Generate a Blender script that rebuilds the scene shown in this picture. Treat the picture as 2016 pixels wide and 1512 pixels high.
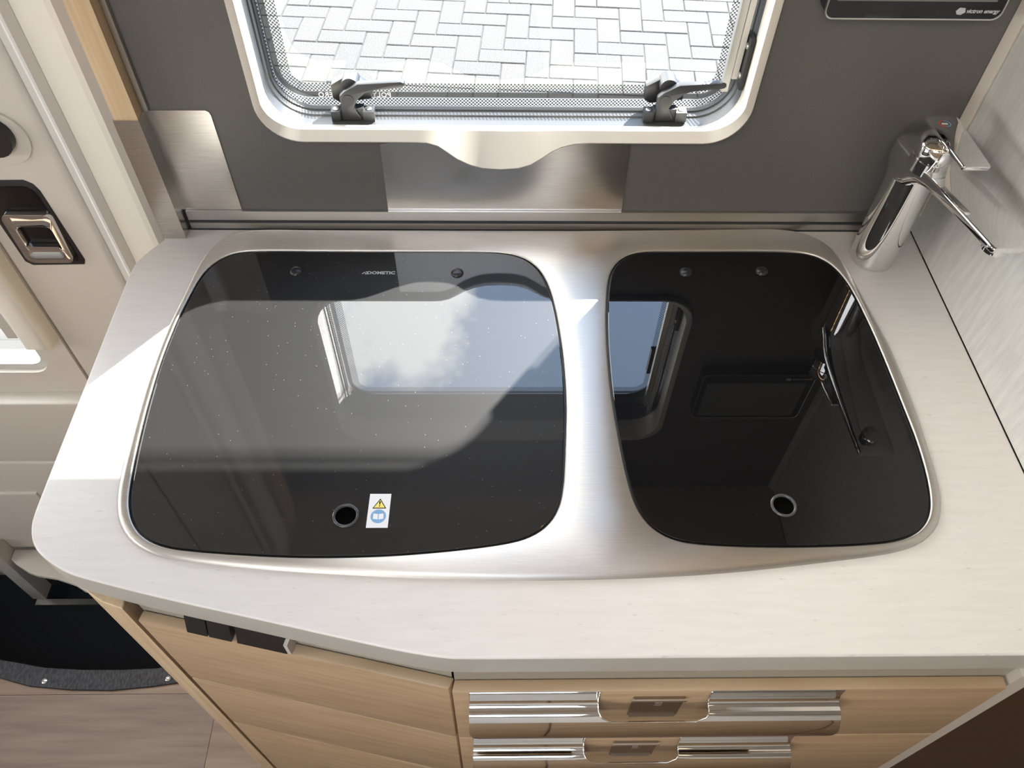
import bpy, bmesh, math, random
from mathutils import Vector, Matrix
random.seed(7)
for o in list(bpy.data.objects): bpy.data.objects.remove(o)
SC = bpy.context.scene
COL = SC.collection

# ------------------------------------------------------------------ camera
cam_d = bpy.data.cameras.new('camera'); cam = bpy.data.objects.new('camera', cam_d); COL.objects.link(cam)
cam_d.sensor_width = 36.0; cam_d.lens = 36.0 * 1572.24 / 2016.0; cam_d.clip_start = 0.02
RX = Vector((0.999825, -0.01193, 0.014396)); UY = Vector((0.000613, 0.79045, 0.612526)); FW = Vector((0.018687, 0.61241, -0.790319))
cam.matrix_world = Matrix(((RX.x, UY.x, -FW.x, 0.0), (RX.y, UY.y, -FW.y, 0.0), (RX.z, UY.z, -FW.z, 1.55), (0, 0, 0, 1)))
SC.camera = cam

# ------------------------------------------------------------------ view, sky, sun
SC.view_settings.view_transform = 'Standard'; SC.view_settings.look = 'None'
SC.view_settings.gamma = 1.0; SC.view_settings.use_curve_mapping = False
SC.view_settings.exposure = 0.0
SC.cycles.max_bounces = 10; SC.cycles.diffuse_bounces = 5; SC.cycles.glossy_bounces = 5; SC.cycles.transparent_max_bounces = 12
SC.cycles.sample_clamp_indirect = 12.0; SC.cycles.caustics_reflective = False; SC.cycles.caustics_refractive = False

SKY = 9.0
w = bpy.data.worlds.new('sky'); SC.world = w; w.use_nodes = True
nt = w.node_tree; nt.nodes.clear()
N = nt.nodes.new; Lk = nt.links.new
wo = N('ShaderNodeOutputWorld'); bg = N('ShaderNodeBackground'); tc = N('ShaderNodeTexCoord')
nz = N('ShaderNodeTexNoise'); nz.inputs['Scale'].default_value = 4.2; nz.inputs['Detail'].default_value = 10; nz.inputs['Roughness'].default_value = 0.58
sx_ = N('ShaderNodeSeparateXYZ'); mr = N('ShaderNodeMapRange'); mr.inputs['From Min'].default_value = -0.26; mr.inputs['From Max'].default_value = 0.14
mr.inputs['To Min'].default_value = 0.19; mr.inputs['To Max'].default_value = -0.17                     # a cloud bank on the left, open blue on the right
ad = N('ShaderNodeMath'); ad.operation = 'ADD'
rp = N('ShaderNodeValToRGB'); rp.color_ramp.elements[0].position = 0.47; rp.color_ramp.elements[1].position = 0.57
rp.color_ramp.elements[0].color = (0.42, 0.57, 0.82, 1); rp.color_ramp.elements[1].color = (1.5, 1.5, 1.5, 1)
Lk(tc.outputs['Generated'], nz.inputs['Vector']); Lk(tc.outputs['Generated'], sx_.inputs[0]); Lk(sx_.outputs[0], mr.inputs['Value'])
Lk(nz.outputs['Fac'], ad.inputs[0]); Lk(mr.outputs[0], ad.inputs[1])
Lk(ad.outputs[0], rp.inputs['Fac']); Lk(rp.outputs['Color'], bg.inputs['Color'])
bg.inputs['Strength'].default_value = SKY; Lk(bg.outputs['Background'], wo.inputs['Surface'])

sd = bpy.data.lights.new('sun', 'SUN'); sd.energy = 42.0; sd.angle = 0.012; sd.color = (1.0, 0.96, 0.90)
sun = bpy.data.objects.new('sun', sd); COL.objects.link(sun)
sun.rotation_euler = Vector((-0.69, -0.95, -1.0)).to_track_quat('-Z', 'Y').to_euler()

def portal(name, loc, sx, sy, direction):
    d = bpy.data.lights.new(name, 'AREA'); d.shape = 'RECTANGLE'; d.size = sx; d.size_y = sy; d.cycles.is_portal = True
    o = bpy.data.objects.new(name, d); COL.objects.link(o); o.location = loc
    o.rotation_euler = Vector(direction).to_track_quat('-Z', 'Y').to_euler()
portal('kitchen_window_daylight', (0.008, 0.835, 1.20), 0.55, 0.40, (0, -1, 0))
portal('roof_hatch_daylight', (-0.1, -0.42, 1.99), 0.6, 0.5, (0, 0, -1))
portal('opposite_fill_opening', (-0.8, -1.14, 1.275), 0.6, 0.35, (0, 1, 0))  # unseen opening added in the opposite wall for room-side fill
portal('windscreen_daylight', (-2.32, -0.1, 1.4), 0.9, 0.4, (1, 0, 0))

# ------------------------------------------------------------------ materials
def nodes(m):
    m.use_nodes = True; return m.node_tree, m.node_tree.nodes['Principled BSDF']
def mat(name, col, rough=0.5, metal=0.0, ior=1.5, spec=None):
    m = bpy.data.materials.new(name); t, b = nodes(m)
    b.inputs['Base Color'].default_value = (*col, 1); b.inputs['Roughness'].default_value = rough
    b.inputs['Metallic'].default_value = metal; b.inputs['IOR'].default_value = ior
    return m
def grain(name, c1, c2, scale, rough=0.5, metal=0.0, detail=6, lo=0.35, hi=0.65, bump=0.0, rvar=0.0):
    m = mat(name, c1, rough, metal); t, b = nodes(m)
    c = t.nodes.new('ShaderNodeTexCoord'); mp = t.nodes.new('ShaderNodeMapping'); mp.inputs['Scale'].default_value = scale
    n = t.nodes.new('ShaderNodeTexNoise'); n.inputs['Scale'].default_value = 1.0; n.inputs['Detail'].default_value = detail
    r = t.nodes.new('ShaderNodeValToRGB'); r.color_ramp.elements[0].position = lo; r.color_ramp.elements[1].position = hi
    r.color_ramp.elements[0].color = (*c1, 1); r.color_ramp.elements[1].color = (*c2, 1)
    t.links.new(c.outputs['Object'], mp.inputs['Vector']); t.links.new(mp.outputs['Vector'], n.inputs['Vector'])
    t.links.new(n.outputs['Fac'], r.inputs['Fac']); t.links.new(r.outputs['Color'], b.inputs['Base Color'])
    if bump:
        bp = t.nodes.new('ShaderNodeBump'); bp.inputs['Strength'].default_value = bump; bp.inputs['Distance'].default_value = 0.001
        t.links.new(n.outputs['Fac'], bp.inputs['Height']); t.links.new(bp.outputs['Normal'], b.inputs['Normal'])
    if rvar:
        mr = t.nodes.new('ShaderNodeMapRange'); mr.inputs['To Min'].default_value = rough - rvar; mr.inputs['To Max'].default_value = rough + rvar
        t.links.new(n.outputs['Fac'], mr.inputs['Value']); t.links.new(mr.outputs['Result'], b.inputs['Roughness'])
    return m
M = {}
M['wall_dark'] = grain('anthracite_laminate', (0.088, 0.083, 0.078), (0.118, 0.112, 0.104), (900, 900, 900), 0.42, lo=0.3, hi=0.7, bump=0.15)
def worktop_material():
    m = grain('pale_stone_laminate', (0.655, 0.632, 0.60), (0.695, 0.673, 0.645), (22, 170, 60), 0.36, detail=8, lo=0.30, hi=0.62)
    t, b = nodes(m)
    c = t.nodes.new('ShaderNodeTexCoord'); mp = t.nodes.new('ShaderNodeMapping'); mp.inputs['Scale'].default_value = (90, 330, 60)
    n = t.nodes.new('ShaderNodeTexNoise'); n.inputs['Detail'].default_value = 3
    n.inputs['Scale'].default_value = 1.0
    r = t.nodes.new('ShaderNodeValToRGB'); r.color_ramp.elements[0].position = 0.24; r.color_ramp.elements[1].position = 0.34
    r.color_ramp.elements[0].color = (0.80, 0.785, 0.77, 1); r.color_ramp.elements[1].color = (1, 1, 1, 1)
    mx = t.nodes.new('ShaderNodeMixRGB'); mx.blend_type = 'MULTIPLY'; mx.inputs['Fac'].default_value = 0.8
    old = b.inputs['Base Color'].links[0].from_socket
    t.links.new(c.outputs['Object'], mp.inputs['Vector']); t.links.new(mp.outputs['Vector'], n.inputs['Vector']); t.links.new(n.outputs['Fac'], r.inputs['Fac'])
    t.links.new(old, mx.inputs['Color1']); t.links.new(r.outputs['Color'], mx.inputs['Color2']); t.links.new(mx.outputs['Color'], b.inputs['Base Color'])
    return m
M['worktop'] = worktop_material()
M['worktop_edge'] = mat('worktop_edge', (0.31, 0.28, 0.225), 0.5)
M['shaded_band'] = mat('greige_shaded_band', (0.40, 0.38, 0.335), 0.45)  # greige edge, darkened to carry the weaker light on front faces
M['steel'] = grain('brushed_steel', (0.56, 0.535, 0.50), (0.60, 0.575, 0.54), (30, 900, 30), 0.46, 1.0, detail=3)
_t, _b = nodes(M['steel']); _v = _t.nodes.new('ShaderNodeCombineXYZ'); _v.inputs[1].default_value = 1.0        # brushed along x, so it smears reflections along y
_b.inputs['Anisotropic'].default_value = 0.8; _t.links.new(_v.outputs[0], _b.inputs['Tangent'])
M['steel_v'] = grain('brushed_steel_plate', (0.58, 0.555, 0.51), (0.66, 0.63, 0.59), (30, 30, 900), 0.27, 1.0, detail=3)
M['chrome'] = mat('chrome', (0.80, 0.80, 0.80), 0.035, 1.0)
M['alu'] = mat('aluminium', (0.55, 0.54, 0.52), 0.32, 1.0)
M['alu_frame'] = mat('grey_window_frame', (0.060, 0.064, 0.068), 0.3)
M['oak'] = grain('oak_horizontal', (0.375, 0.258, 0.150), (0.455, 0.328, 0.202), (7, 45, 110), 0.45, detail=7)
M['oak_v'] = grain('oak_vertical', (0.50, 0.36, 0.21), (0.62, 0.47, 0.30), (160, 160, 7), 0.45, detail=7)
M['plank'] = grain('grey_oak_plank', (0.205, 0.135, 0.092), (0.31, 0.22, 0.155), (5, 60, 40), 0.5, detail=9, lo=0.3, hi=0.7)
M['plank_b'] = grain('grey_oak_plank_brown', (0.175, 0.12, 0.09), (0.255, 0.185, 0.138), (6, 75, 40), 0.5, detail=9, lo=0.3, hi=0.7)
M['cream'] = mat('cream_plastic', (0.80, 0.76, 0.65), 0.45)
M['cream_d'] = mat('warm_grey_and_shade', (0.50, 0.46, 0.40), 0.5)  # grey parts, and cream trim with shade put into its colour
M['cream_door'] = mat('door_plastic', (0.62, 0.575, 0.50), 0.42)
M['seal_l'] = mat('rubber_seal_highlight', (0.78, 0.77, 0.74), 0.45)
M['seal_g'] = mat('grey_rubber_seal', (0.57, 0.55, 0.50), 0.55)
M['seal_d'] = mat('dark_grey_window_seal', (0.045, 0.047, 0.05), 0.4)
M['frame'] = mat('window_frame_plastic', (0.56, 0.525, 0.455), 0.4)
M['panel'] = grain('pale_brushed_laminate', (0.52, 0.515, 0.485), (0.60, 0.595, 0.56), (300, 150, 22), 0.38, detail=5)
M['black'] = mat('black_plastic', (0.012, 0.012, 0.013), 0.35)
M['black_matte'] = mat('black_matte', (0.003, 0.003, 0.003), 1.0, 0.0, 1.05)
M['dgrey'] = mat('dark_grey_plastic', (0.022, 0.0235, 0.026), 0.42)
M['rubber'] = mat('black_rubber', (0.02, 0.021, 0.022), 0.55)
M['white'] = mat('white_print', (0.8, 0.8, 0.8), 0.5)
M['yellow'] = mat('yellow_print', (0.85, 0.72, 0.16), 0.5)
M['blue'] = mat('blue_print', (0.20, 0.38, 0.60), 0.5)
M['red'] = mat('red_print', (0.6, 0.08, 0.06), 0.4)
M['lgrey'] = mat('light_grey_print', (0.45, 0.46, 0.48), 0.5)
M['carpet'] = grain('black_carpet', (0.004, 0.005, 0.007), (0.018, 0.020, 0.025), (700, 700, 700), 0.95, bump=0.6)
M['edging'] = grain('ribbed_black_edging', (0.012, 0.012, 0.014), (0.05, 0.05, 0.055), (300, 110, 60), 0.6, bump=0.8)
M['screen'] = mat('screen_glass', (0.14, 0.145, 0.14), 0.15)
M['brown'] = grain('dark_brown_laminate', (0.030, 0.014, 0.007), (0.055, 0.028, 0.014), (8, 60, 60), 0.35)
M['ceiling'] = mat('ceiling_fabric', (0.60, 0.57, 0.52), 0.8)
M['roomwall'] = mat('pale_wall_laminate', (0.60, 0.58, 0.54), 0.6)
M['cup'] = grain('cupboard_wood', (0.30, 0.20, 0.12), (0.40, 0.28, 0.17), (7, 60, 60), 0.5)
M['cup_under'] = mat('cupboard_underside', (0.52, 0.43, 0.33), 0.6)
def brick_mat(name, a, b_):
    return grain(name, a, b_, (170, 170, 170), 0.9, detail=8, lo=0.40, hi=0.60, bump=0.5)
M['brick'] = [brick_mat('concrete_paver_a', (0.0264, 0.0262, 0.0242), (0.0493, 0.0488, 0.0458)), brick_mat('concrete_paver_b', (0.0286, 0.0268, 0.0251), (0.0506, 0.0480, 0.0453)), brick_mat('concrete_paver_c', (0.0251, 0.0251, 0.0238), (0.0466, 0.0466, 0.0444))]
M['sand'] = grain('joint_sand', (0.10, 0.097, 0.075), (0.15, 0.145, 0.115), (90, 90, 90), 0.95)

def lid_material(name, dust):
    m = bpy.data.materials.new(name); t, b = nodes(m)
    b.inputs['Base Color'].default_value = (0.0035, 0.0035, 0.004, 1); b.inputs['Roughness'].default_value = 0.0; b.inputs['IOR'].default_value = 1.52
    out = t.nodes['Material Output']
    # fine dust and hairline scuffs: thin rough film over the glass plus sparse pale specks
    c = t.nodes.new('ShaderNodeTexCoord')
    vo = t.nodes.new('ShaderNodeTexVoronoi'); vo.inputs['Scale'].default_value = 230; vo.inputs['Randomness'].default_value = 1.0
    wn = t.nodes.new('ShaderNodeTexNoise'); wn.inputs['Scale'].default_value = 30; wn.inputs['Detail'].default_value = 2
    lt = t.nodes.new('ShaderNodeMath'); lt.operation = 'LESS_THAN'; lt.inputs[1].default_value = 0.085
    gt = t.nodes.new('ShaderNodeMath'); gt.operation = 'GREATER_THAN'; gt.inputs[1].default_value = 0.56
    sep = t.nodes.new('ShaderNodeSeparateColor')
    g2 = t.nodes.new('ShaderNodeMath'); g2.operation = 'GREATER_THAN'; g2.inputs[1].default_value = 0.80
    mu = t.nodes.new('ShaderNodeMath'); mu.operation = 'MULTIPLY'
    t.links.new(c.outputs['Object'], vo.inputs['Vector']); t.links.new(c.outputs['Object'], wn.inputs['Vector'])
    t.links.new(vo.outputs['Distance'], lt.inputs[0]); t.links.new(vo.outputs['Color'], sep.inputs['Color']); t.links.new(sep.outputs[0], g2.inputs[0])
    t.links.new(lt.outputs[0], mu.inputs[0]); t.links.new(g2.outputs[0], mu.inputs[1])
    gl = t.nodes.new('ShaderNodeBsdfGlossy'); gl.inputs['Roughness'].default_value = 0.58; gl.inputs['Color'].default_value = (1, 1, 1, 1)
    ms = t.nodes.new('ShaderNodeMixShader'); ms.inputs['Fac'].default_value = dust
    t.links.new(b.outputs[0], ms.inputs[1]); t.links.new(gl.outputs[0], ms.inputs[2])
    df = t.nodes.new('ShaderNodeBsdfDiffuse'); df.inputs['Color'].default_value = (0.35, 0.35, 0.35, 1)
    m2 = t.nodes.new('ShaderNodeMixShader'); sc = t.nodes.new('ShaderNodeMath'); sc.operation = 'MULTIPLY'; sc.inputs[1].default_value = min(1.0, dust * 30)
    t.links.new(mu.outputs[0], sc.inputs[0]); t.links.new(sc.outputs[0], m2.inputs['Fac']); t.links.new(ms.outputs[0], m2.inputs[1]); t.links.new(df.outputs[0], m2.inputs[2])
    t.links.new(m2.outputs[0], out.inputs['Surface'])
    return m
M['lid_hob'] = lid_material('dusty_black_glass', 0.0205)
M['lid_sink'] = lid_material('clean_black_glass', 0.002)

def pane_material(name, hw, hh, rad, bands, pitch=0.0042):
    """tinted acrylic pane with printed dots along its edge; object coords x,z; bands of distance from the edge"""
    m = bpy.data.materials.new(name); m.use_nodes = True; t = m.node_tree; t.nodes.clear()
    def n(k, **kw):
        x = t.nodes.new(k)
        for a, v in kw.items(): setattr(x, a, v)
        return x
    def mth(op, a, b=None):
        x = n('ShaderNodeMath', operation=op)
        for i, v in enumerate((a, b)):
            if v is None: continue
            if isinstance(v, (int, float)): x.inputs[i].default_value = v
            else: t.links.new(v, x.inputs[i])
        return x.outputs[0]
    c = n('ShaderNodeTexCoord'); s = n('ShaderNodeSeparateXYZ'); t.links.new(c.outputs['Object'], s.inputs[0])
    X, Z = s.outputs[0], s.outputs[2]
    qx = mth('SUBTRACT', mth('ABSOLUTE', X), hw - rad); qz = mth('SUBTRACT', mth('ABSOLUTE', Z), hh - rad)
    mx = mth('MAXIMUM', qx, 0.0); mz = mth('MAXIMUM', qz, 0.0)
    ln = mth('SQRT', mth('ADD', mth('MULTIPLY', mx, mx), mth('MULTIPLY', mz, mz)))
    inn = mth('MINIMUM', mth('MAXIMUM', qx, qz), 0.0)
    d = mth('MULTIPLY', mth('SUBTRACT', mth('ADD', ln, inn), rad), -1.0)      # distance inside the edge
    # staggered dots
    u = mth('DIVIDE', mth('ADD', X, Z), pitch); v = mth('DIVIDE', mth('SUBTRACT', X, Z), pitch)
    fu = mth('SUBTRACT', mth('FRACT', mth('ADD', u, 400.0)), 0.5); fv = mth('SUBTRACT', mth('FRACT', mth('ADD', v, 400.0)), 0.5)
    rr = mth('SQRT', mth('ADD', mth('MULTIPLY', fu, fu), mth('MULTIPLY', fv, fv)))
    fac = None
    for lo, hi, kind, amt in bands:
        inb = mth('MULTIPLY', mth('GREATER_THAN', d, lo), mth('LESS_THAN', d, hi))
        f = mth('MULTIPLY', inb, amt)
        if kind == 'dots': f = mth('MULTIPLY', f, mth('LESS_THAN', rr, 0.39))
        fac = f if fac is None else mth('MAXIMUM', fac, f)
    tr = n('ShaderNodeBsdfTransparent'); tr.inputs['Color'].default_value = (0.84, 0.86, 0.86, 1)
    gl = n('ShaderNodeBsdfGlossy'); gl.inputs['Roughness'].default_value = 0.01
    lw = n('ShaderNodeLayerWeight'); lw.inputs['Blend'].default_value = 0.5
    fr = mth('ADD', mth('MULTIPLY', mth('POWER', lw.outputs['Facing'], 5.0), 0.94), 0.05)      # Schlick, the same from both sides of the sheet
    a = n('ShaderNodeMixShader'); t.links.new(fr, a.inputs['Fac']); t.links.new(tr.outputs[0], a.inputs[1]); t.links.new(gl.outputs[0], a.inputs[2])
    df = n('ShaderNodeBsdfDiffuse'); df.inputs['Color'].default_value = (0.03, 0.03, 0.032, 1)
    b = n('ShaderNodeMixShader'); t.links.new(fac, b.inputs['Fac']); t.links.new(a.outputs[0], b.inputs[1]); t.links.new(df.outputs[0], b.inputs[2])
    o = n('ShaderNodeOutputMaterial'); t.links.new(b.outputs[0], o.inputs['Surface'])
    return m
def emit(name, col, s):
    m = bpy.data.materials.new(name); t, b = nodes(m)
    b.inputs['Base Color'].default_value = (*col, 1); b.inputs['Emission Color'].default_value = (*col, 1); b.inputs['Emission Strength'].default_value = s
    return m
M['led'] = emit('warm_led', (1.0, 0.66, 0.30), 110.0)
M['led_strip'] = emit('lit_strip_backing', (1.0, 0.66, 0.30), 8.0)
M['lamp'] = emit('lamp_diffuser', (1.0, 0.76, 0.50), 5.0)

# ------------------------------------------------------------------ mesh helpers
def link(name, me, mats, parent=None, recentre=True):
    if not isinstance(mats, (list, tuple)): mats = [mats]
    for m in mats: me.materials.append(m)
    o = bpy.data.objects.new(name, me); COL.objects.link(o)
    if recentre and len(me.vertices):
        xs = [v.co for v in me.vertices]
        c = Vector([(min(v[i] for v in xs) + max(v[i] for v in xs)) / 2 for i in range(3)])
        me.transform(Matrix.Translation(-c)); o.location = c
    if parent is not None:
        o.parent = parent
        p = parent; off = Vector((0, 0, 0))
        while p is not None: off += p.location; p = p.parent
        o.location = o.location - off
    return o
def done(name, bm, mats, parent=None, smooth=False, angle=None):
    bmesh.ops.recalc_face_normals(bm, faces=bm.faces[:])
    me = bpy.data.meshes.new(name); bm.to_mesh(me); bm.free()
    if smooth:
        for p in me.polygons: p.use_smooth = True
        if angle is not None: me.set_sharp_from_angle(angle=math.radians(angle))
    return link(name, me, mats, parent)
def bevel(bm, r, seg=2, edges=None):
    es = edges if edges is not None else [e for e in bm.edges if e.is_manifold and e.calc_face_angle(0) > 0.5]
    bmesh.ops.bevel(bm, geom=es, offset=r, segments=seg, affect='EDGES', profile=0.5, clamp_overlap=True)
def add_box(bm, x0, x1, y0, y1, z0, z1):
    vs = [bm.verts.new((x, y, z)) for z in (z0, z1) for y in (y0, y1) for x in (x0, x1)]
    for f in ((0, 2, 3, 1), (4, 5, 7, 6), (0, 1, 5, 4), (2, 6, 7, 3), (0, 4, 6, 2), (1, 3, 7, 5)): bm.faces.new([vs[i] for i in f])
    return vs
def box(name, x0, x1, y0, y1, z0, z1, m, parent=None, r=0.0, seg=2):
    bm = bmesh.new(); add_box(bm, x0, x1, y0, y1, z0, z1)
    if r: bevel(bm, r, seg)
    return done(name, bm, m, parent, smooth=bool(r), angle=35)
def prism(name, pts, axis, lo, hi, m, parent=None, r=0.0, seg=2, caps_only=False, angle=35):
    """pts 2D polygon extruded along axis ('x': pts are (y,z); 'y': (x,z); 'z': (x,y))"""
    def P(p, h): return {'x': (h, p[0], p[1]), 'y': (p[0], h, p[1]), 'z': (p[0], p[1], h)}[axis]
    bm = bmesh.new(); a = [bm.verts.new(P(p, lo)) for p in pts]; b = [bm.verts.new(P(p, hi)) for p in pts]
    n = len(pts); fa = bm.faces.new(a); fb = bm.faces.new(b[::-1])
    for i in range(n): bm.faces.new((a[i], b[i], b[(i + 1) % n], a[(i + 1) % n]))
    bmesh.ops.recalc_face_normals(bm, faces=bm.faces[:])
    if r:
        if caps_only == 'hi': es = list(fb.edges)
        elif caps_only == 'lo': es = list(fa.edges)
        elif caps_only: es = list(fa.edges) + list(fb.edges)
        else: es = None
        bevel(bm, r, seg, es)
    return done(name, bm, m, parent, smooth=bool(r), angle=angle)
def thing(name, label, cat, loc, group=None, kind=None):
    o = bpy.data.objects.new(name, None); o.empty_display_size = 0.05; COL.objects.link(o); o.location = loc
    tag(o, label, cat, group, kind); return o
def tag(o, label=None, cat=None, group=None, kind=None):
    if label: o['label'] = label
    if cat: o['category'] = cat
    if group: o['group'] = group
    if kind: o['kind'] = kind
    return o
def struct(o, label, cat): return tag(o, label, cat, kind='structure')
def rrect(x0, x1, z0, z1, r, seg=8):
    pts = []
    for cx, cz, a0 in ((x1 - r, z0 + r, -90), (x1 - r, z1 - r, 0), (x0 + r, z1 - r, 90), (x0 + r, z0 + r, 180)):
        for i in range(seg + 1):
            a = math.radians(a0 + 90 * i / seg); pts.append((cx + r * math.cos(a), cz + r * math.sin(a)))
    return pts
def dense(pts, k):
    n = len(pts); out = []
    for i in range(n):
        a, b, c, d = (Vector(pts[j % n]) for j in (i - 1, i, i + 1, i + 2))
        for s in range(k):
            t = s / k
            out.append(0.5 * (2 * b + (c - a) * t + (2 * a - 5 * b + 4 * c - d) * t * t + (3 * b - a - 3 * c + d) * t ** 3))
    return out
def offset(pts, d):
    """positive d grows a counter-clockwise loop"""
    n = len(pts); out = []
    for i in range(n):
        t = (pts[(i + 1) % n] - pts[i - 1]).normalized(); out.append(pts[i] + Vector((t.y, -t.x)) * d)
    return out
def bridge(bm, a, b, closed=True):
    n = len(a); f = []
    for i in range(n if closed else n - 1): f.append(bm.faces.new((a[i], a[(i + 1) % n], b[(i + 1) % n], b[i])))
    return f
def loop(bm, pts, z): return [bm.verts.new((p[0], p[1], z)) for p in pts]
def lathe(bm, prof, c, seg=32, cap=True):
    rings = [[bm.verts.new((c[0] + r * math.cos(2 * math.pi * i / seg), c[1] + r * math.sin(2 * math.pi * i / seg), z)) for i in range(seg)] for r, z in prof]
    for a, b in zip(rings, rings[1:]): bridge(bm, a, b)
    if cap: bm.faces.new(rings[0][::-1]); bm.faces.new(rings[-1])
    return rings
def loft(bm, secs, cap=True):
    rings = [[bm.verts.new(p) for p in s] for s in secs]
    for a, b in zip(rings, rings[1:]): bridge(bm, a, b)
    if cap: bm.faces.new(rings[0][::-1]); bm.faces.new(rings[-1])
def tube(bm, pts, r, seg=8):
    pts = [Vector(p) for p in pts]; rings = []
    for i, p in enumerate(pts):
        t = (pts[min(i + 1, len(pts) - 1)] - pts[max(i - 1, 0)]).normalized()
        u = t.orthogonal().normalized(); v = t.cross(u)
        if rings:
            pu = ring_u - t * ring_u.dot(t)
            u = pu.normalized(); v = t.cross(u)
        ring_u = u
        rings.append([bm.verts.new(p + (u * math.cos(2 * math.pi * k / seg) + v * math.sin(2 * math.pi * k / seg)) * r) for k in range(seg)])
    for a, b in zip(rings, rings[1:]): bridge(bm, a, b)
    bm.faces.new(rings[0][::-1]); bm.faces.new(rings[-1])
def text_mesh(name, s, size, mtx, m, parent, shear=0.0, bold=0.0, spacing=1.0, depth=0.0001):
    cu = bpy.data.curves.new(name, 'FONT'); cu.body = s; cu.size = size; cu.shear = shear; cu.offset = bold; cu.space_character = spacing; cu.extrude = depth; cu.resolution_u = 3
    cu.align_x = 'CENTER'; cu.align_y = 'CENTER'
    o = bpy.data.objects.new(name, cu); COL.objects.link(o)
    me = bpy.data.meshes.new_from_object(o.evaluated_get(bpy.context.evaluated_depsgraph_get()))
    bpy.data.objects.remove(o); bpy.data.curves.remove(cu)
    me.transform(mtx); me.materials.clear()
    return link(name, me, m, parent)
def copy_tree(o, parent=None, shift=(0, 0, 0)):
    c = o.copy(); COL.objects.link(c); c.parent = parent; c.location = o.location + Vector(shift)
    for ch in list(o.children): copy_tree(ch, c)
    return c

# ================================================================== the setting
YW = 0.745
WX0, WX1, WZ0, WZ1, WR = -0.2523, 0.2680, 1.0262, 1.360, 0.045           # outline of the window surround
def window_outline(n=10):
    """counter-clockwise (x,z) outline of the surround with the wavy pull at the bottom; (x, z, z of the inner line)"""
    dip = [(-0.0869, 1.0262), (-0.0759, 1.0255), (-0.0641, 1.0217), (-0.0546, 1.0142), (-0.0439, 1.0050), (-0.0301, 0.9973), (-0.0160, 0.9928), (0.0038, 0.9913),
           (0.0236, 0.9928), (0.0376, 0.9977), (0.0486, 1.0058), (0.0593, 1.0145), (0.0700, 1.0207), (0.0836, 1.0248), (0.1001, 1.0262)]
    pts = []
    base = rrect(WX0, WX1, WZ0, WZ1, WR, n)
    k = n + 1
    corner_br, corner_tr, corner_tl, corner_bl = base[:k], base[k:2 * k], base[2 * k:3 * k], base[3 * k:]
    return corner_bl + dip + corner_br + corner_tr + corner_tl
OUT = window_outline()
def holed_wall(name, outer, hole, y0, y1, m):
    bm = bmesh.new(); rings = []
    for y in (y0, y1):
        o = [bm.verts.new((x, y, z)) for x, z in outer]; h = [bm.verts.new((x, y, z)) for x, z in hole]
        es = [bm.edges.new((o[i], o[(i + 1) % len(o)])) for i in range(len(o))] + [bm.edges.new((h[i], h[(i + 1) % len(h)])) for i in range(len(h))]
        bmesh.ops.triangle_fill(bm, use_beauty=True, use_dissolve=False, edges=es); rings.append((o, h))
    bridge(bm, rings[0][0], rings[1][0]); bridge(bm, rings[0][1], rings[1][1])
    return done(name, bm, m)
wall_back = struct(holed_wall('wall_back', [(-0.372, 0.86), (0.56, 0.86), (0.56, 1.95), (-0.372, 1.95)],
                   [(p.x, p.y) for p in offset([Vector(q) for q in OUT], -0.002)], YW, 0.752, M['wall_dark']),
                   'anthracite grey laminate wall panel behind the worktop around the window', 'wall')
ws = box('wall_right', 0.5058, 0.526, 0.20, 0.744, 0.9004, 1.95, M['panel'], None, 0.0006)
struct(ws, 'pale brushed laminate side panel to the right of the tap', 'wall')
tr = thing('trim_1', 'pale vertical corner strip between the dark wall and right side panel', 'trim', (0.502, 0.744, 0.93), kind='structure')
prism('strip', [(0.4965, 0.7445), (0.5055, 0.7445), (0.5055, 0.735), (0.5025, 0.735)], 'z', 0.927, 1.95, M['cream_d'], tr, 0.001)
# aluminium rail along the foot of the wall
rl = thing('trim_2', 'slim aluminium rail along the foot of the dark wall panel', 'trim', (0.06, 0.742, 0.90), kind='structure')
box('upper_rail', -0.3665, 0.504, 0.7405, 0.7448, 0.9135, 0.9265, M['alu'], rl, 0.0012)
box('lower_rail', -0.3665, 0.504, 0.7400, 0.7448, 0.9004, 0.9095, M['alu'], rl, 0.0012)
box('groove', -0.3665, 0.504, 0.7428, 0.7446, 0.9093, 0.9137, M['rubber'], rl)

# ---- window
WIN = thing('window_1', 'rounded hinged van window over the worktop with dark latches', 'window', (0.008, 0.76, WZ0), kind='structure')
def inset(pts_xz, d):
    v = [Vector(p) for p in pts_xz]; return offset(v, -d)
IX0, IX1, IZ0, IZ1 = WX0 + 0.003, WX1 - 0.003, 1.0215, WZ1 - 0.003
def sill_outline(n=10):
    base = rrect(IX0, IX1, IZ0, IZ1, WR, n); k = n + 1
    dip = [(p[0], IZ0) for p in OUT[k:len(OUT) - 3 * k]]
    return base[3 * k:] + dip + base[:k] + base[k:2 * k] + base[2 * k:3 * k]
SILL = sill_outline()
vo = [Vector(p) for p in OUT]; nout = [o - i for o, i in zip(offset(vo, 0.0), offset(vo, -1.0))]
rim_in, fold = [], []
for i, p in enumerate(vo):
    n_ = nout[i]
    if -0.10 < p.x < 0.12 and p.y < WZ0 + 0.001: n_ = Vector((0, -1))        # the pull is scooped straight up
    wb = max(0.0, -n_.y); t = 0.0107 + max(0.0, WZ0 - p.y) * 0.63
    d = 0.008 * (1 - wb) + t * wb
    rim_in.append((p - n_ * 0.0014, 0.7351)); fold.append((p - n_ * d, 0.7362 * (1 - wb) + (0.735 + 0.80 * t) * wb))
bm = bmesh.new()
vs = [[bm.verts.new((p[0], y, p[1])) for p in OUT] for y in (0.7449, 0.7358)]
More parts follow.
